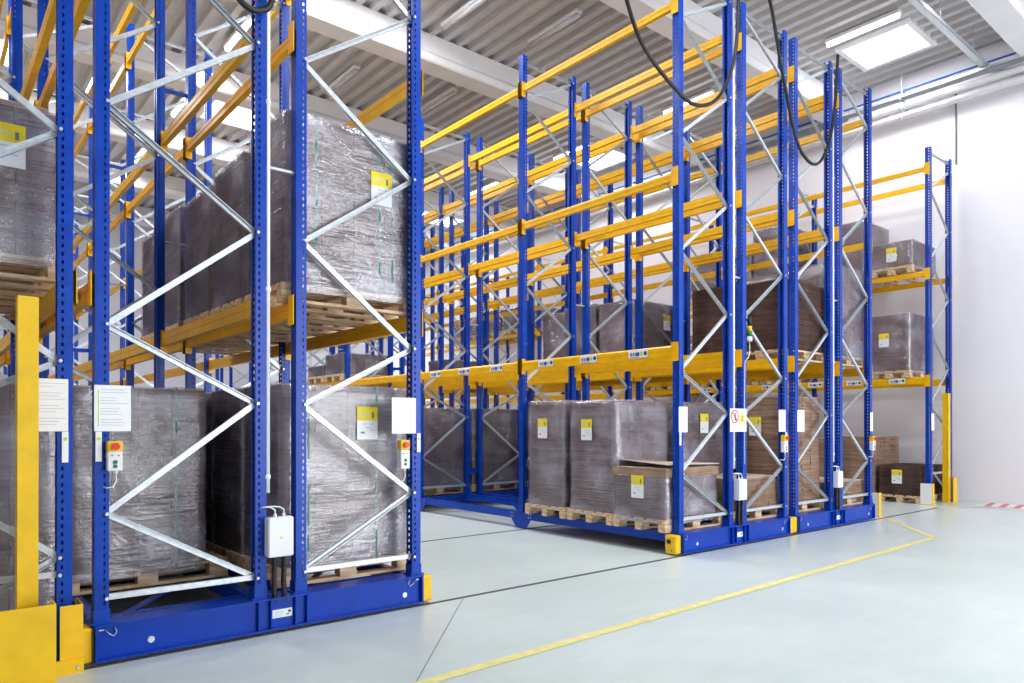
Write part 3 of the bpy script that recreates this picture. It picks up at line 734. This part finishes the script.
# right side guards
GX,GY=15.32,5.22
m=MB(); m.box(GX,GX+.13,GY,GY+.006,0,2.12); m.box(GX,GX+.006,GY,GY+.1,0,2.12); m.box(GX+.124,GX+.13,GY,GY+.1,0,2.12)
g=obj('guard_post',m.mesh('guard_post',M['yellow_guard'])); tag(g,'tall yellow guard post at the wall rack against the white wall','guard post')
m=MB(); m.box(GX+.10,GX+.30,GY-.06,GY-.052,0,.48); m.box(GX+.292,GX+.30,GY-.052,GY+.04,0,.48); obj('foot_plate',m.mesh('foot_plate',M['yellow_guard']),g)
def barrier(x,y,d,h,label):
    o=obj('foot_barrier',MB().box(x,x+.012,y,y+d,0,h).mesh('foot_barrier',M['white'])); tag(o,label,'barrier')
    q=MB(); q.box(x,x+.085,y-.012,y,0,h); q.box(x-.01,x+.13,y-.03,y+d,0,.01); obj('yellow_edge',q.mesh('yellow_edge',M['yellow_guard']),o)
barrier(14.60,5.25,.2,.40,'white foot barrier with yellow edge before the wall rack post')
barrier(12.06,5.14,.28,.39,'white foot barrier with yellow edge at the end of the middle rack')
# floor markings and rails
def band(pts,w,z=.003):
    m=MB()
    for (a,b) in zip(pts,pts[1:]):
        a=Vector(a+(0,));b=Vector(b+(0,)); d=(b-a).normalized(); n=Vector((-d.y,d.x,0))*w/2; e=d*w*.5*0
        m.add([(a-n)+Vector((0,0,z)),(b-n)+Vector((0,0,z)),(b+n)+Vector((0,0,z)),(a+n)+Vector((0,0,z))],[(0,1,2,3)])
    return m
struct('trim_20',band([(-4,3.33),(10.36,3.70),(12.0,5.0)],.085),M['line'])
struct('trim_21',band([(14.0,5.02),(14.75,4.72),(15.4,4.0),(15.85,3.4)],.06,.0035),M['line'])
mr=MB(); mr.add([(15.1,3.5,.002),(15.95,3.5,.002),(15.95,4.75,.002),(15.1,4.75,.002)],[(0,1,2,3)],1)
for i in range(5):
    a=3.55+i*.23
    mr.add([(15.14,a,.004),(15.91,a+.12,.004),(15.91,a+.22,.004),(15.14,a+.1,.004)],[(0,1,2,3)])
struct('trim_22',mr,[M['redline'],M['white']])
for k in range(NB+1):
    m=MB(); y=F-.1+k*L; m.box(.7,16.0 if k else 14.2,y-.02,y+.02,.0005,.004)
    struct('trim_%d'%(30+k),m,M['rail'])
struct('trim_40',band([(2.0,3.3),(3.62,5.0),(3.7,4.9)][:2],.008,.0025),M['joint'])
# ------------------------------------------------------------------ pipes on the wall
def pipe(x,z,r,mat,label,cat='pipe'):
    q=MB(); q.tube([(x,YB+.1,z),(x,YF-.1,z)],r,12)
    o=tag(obj('wall_pipe',q.mesh('wall_pipe',mat)),label,cat,'services along the side wall')
    for i in range(14):
        q=MB(); y=-6+i*2.45; q.tube([(x,y,z),(x,y+.05,z)],r+.012,12); q.box(x,XR,y+.01,y+.04,z-.012,z+.012)
        obj('pipe_clamp',q.mesh('pipe_clamp',M['galv']),o)
pipe(15.86,8.17,.075,M['pipe'],'upper pale pipe along the side wall under the cable tray')
pipe(15.88,7.98,.07,M['pipe'],'lowest pale pipe along the side wall')
pipe(15.9,8.52,.02,M['bluepipe'],'thin blue pipe along the side wall above the cable tray')
m=MB(); m.box(15.75,15.95,YB+.1,YF-.1,8.33,8.34); m.box(15.75,15.756,YB+.1,YF-.1,8.33,8.39); m.box(15.944,15.95,YB+.1,YF-.1,8.33,8.39)
ct=tag(obj('cable_tray',m.mesh('cable_tray',M['galv'])),'steel cable tray full of dark cables along the side wall','cable tray','services along the side wall')
q=MB()
for i in range(4): q.tube([(15.78+.045*i,YB+.1,8.37)]+[(15.78+.045*i,y,8.37+.012*math.sin(y*3+i)) for y in [YB+1+.5*j for j in range(70)]],.02,6)
obj('cable_bundle',q.mesh('cable_bundle',M['black']),ct)
for i in range(14):
    q=MB(); y=-6+i*2.45; q.box(15.74,XR,y,y+.03,8.3,8.33); q.box(15.84,15.86,y,y+.02,8.33,ZC); obj('tray_hanger',q.mesh('tray_hanger',M['galv']),ct)
q=MB(); q.tube([(16.07,5.32,6.75),(16.07,5.32,8.3)],.012,8); tag(obj('wall_conduit',q.mesh('wall_conduit',M['dgrey'])),'thin dark conduit running down the white wall above the rack','conduit')
q=MB(); q.box(9.8,16.0,4.68,4.80,8.40,8.406); q.box(9.8,16.0,4.68,4.686,8.40,8.47); q.box(9.8,16.0,4.794,4.80,8.40,8.47)
tr=tag(obj('steel_channel',q.mesh('steel_channel',M['galv'])),'long galvanised steel channel hung across the ceiling to the wall','cable tray')
q=MB()
for x in (10.4,12.0,13.6,15.2): q.tube([(x,4.74,8.41),(x,4.74,8.93)],.006,6)
obj('hanger_rod',q.mesh('hanger_rod',M['galv']),tr)
# ------------------------------------------------------------------ ceiling lamps
def lamp(x,y,on,label,ln=1.35):
    q=MB(); q.box(x-.07,x+.07,y-ln/2,y+ln/2,8.80,8.87,0,bev=.012); q.box(x-.02,x+.02,y-.4,y-.37,8.86,8.93); q.box(x-.02,x+.02,y+.37,y+.4,8.86,8.93)
    o=tag(obj('batten_lamp',q.mesh('batten_lamp',M['white'])),label,'ceiling lamp','batten lamps under the roof')
    q=MB(); q.tube([(x,y-ln/2+.03,8.775),(x,y+ln/2-.03,8.775)],.045,10); obj('lamp_tube',q.mesh('lamp_tube',M['tube'] if on else M['tube_off']),o)
    return o
ysl=[-1.7,2.15,5.98,9.86,13.6,17.4,21.2]
nm=['first','second','third','fourth','fifth','sixth','seventh']
for i,y in enumerate(ysl): lamp(13.38,y,True,'lit batten lamp, %s of the row above the skylights by the wall'%nm[i])
for i,y in enumerate([13.5,17.3,21.1,9.7,5.9]): lamp(4.6,y,True,'lit batten lamp, %s of the row above the nearest rack'%nm[i])
for i,(x,y) in enumerate([(7.42,10.2),(6.9,13.9),(9.0,9.6),(9.0,13.4)]): lamp(x,y,False,'unlit batten lamp, %s among the dull ones between the roof beams'%nm[i])

# ------------------------------------------------------------------ lights
def area(name,loc,rot,sx,sy,p,col=(1,1,1)):
    l=bpy.data.lights.new(name,'AREA'); l.shape='RECTANGLE'; l.size=sx; l.size_y=sy; l.energy=p; l.color=col
    o=bpy.data.objects.new(name,l); C.objects.link(o); o.location=loc; o.rotation_euler=rot; return o
for i,(x,y,w,d) in enumerate(SKY): area('skylight_light_%d'%i,(x+w/2,y+d/2,8.9),(0,0,0),w,d,75 if x>13 else 190,(.94,.97,1))
for i,y in enumerate([-2,4,10,16,22]):
    area('lamp_row_light_%d'%i,(13.38,y,8.7),(0,0,0),.2,5,35,(.97,.98,1)); area('lamp_row_lightb_%d'%i,(4.6,y,8.7),(0,0,0),.2,5,95,(.97,.98,1))
area('gate_fill_light',(10,YB+.05,2.8),(PI/2,0,0),10,5.6,1150,(.96,.97,1))  # added fill for rack fronts and right wall, from the invented gate
area('back_window_daylight',(12.5,YF-.05,3.9),(-PI/2,0,0),5,1.4,260,(.96,.98,1))
w=bpy.data.worlds.new('world'); bpy.context.scene.world=w; w.use_nodes=True
w.node_tree.nodes['Background'].inputs[0].default_value=(.85,.92,1,1); w.node_tree.nodes['Background'].inputs[1].default_value=.6

# ------------------------------------------------------------------ camera
f_px,cy_px,pitch,roll,yaw,cam_h=714.36,423.8,.0033,.0008,-.6944,1.48
cam=bpy.data.cameras.new('camera'); co=bpy.data.objects.new('camera',cam); C.objects.link(co)
cam.sensor_fit='HORIZONTAL'; cam.sensor_width=36; cam.lens=f_px*36/1024
cam.shift_y=(cy_px-341.5)/1024; cam.clip_end=200
co.location=(0,0,cam_h); co.rotation_euler=(PI/2+pitch,0,yaw)
sc=bpy.context.scene; sc.camera=co
sc.view_settings.view_transform='Standard'; sc.view_settings.look='None'; sc.view_settings.gamma=1; sc.view_settings.use_curve_mapping=False
sc.view_settings.exposure=0.2
sc.cycles.max_bounces=8; sc.cycles.transparent_max_bounces=24; sc.cycles.diffuse_bounces=5; sc.cycles.glossy_bounces=3
sc.cycles.use_denoising=True; sc.cycles.caustics_reflective=False; sc.cycles.caustics_refractive=False
sc.cycles.sample_clamp_indirect=4
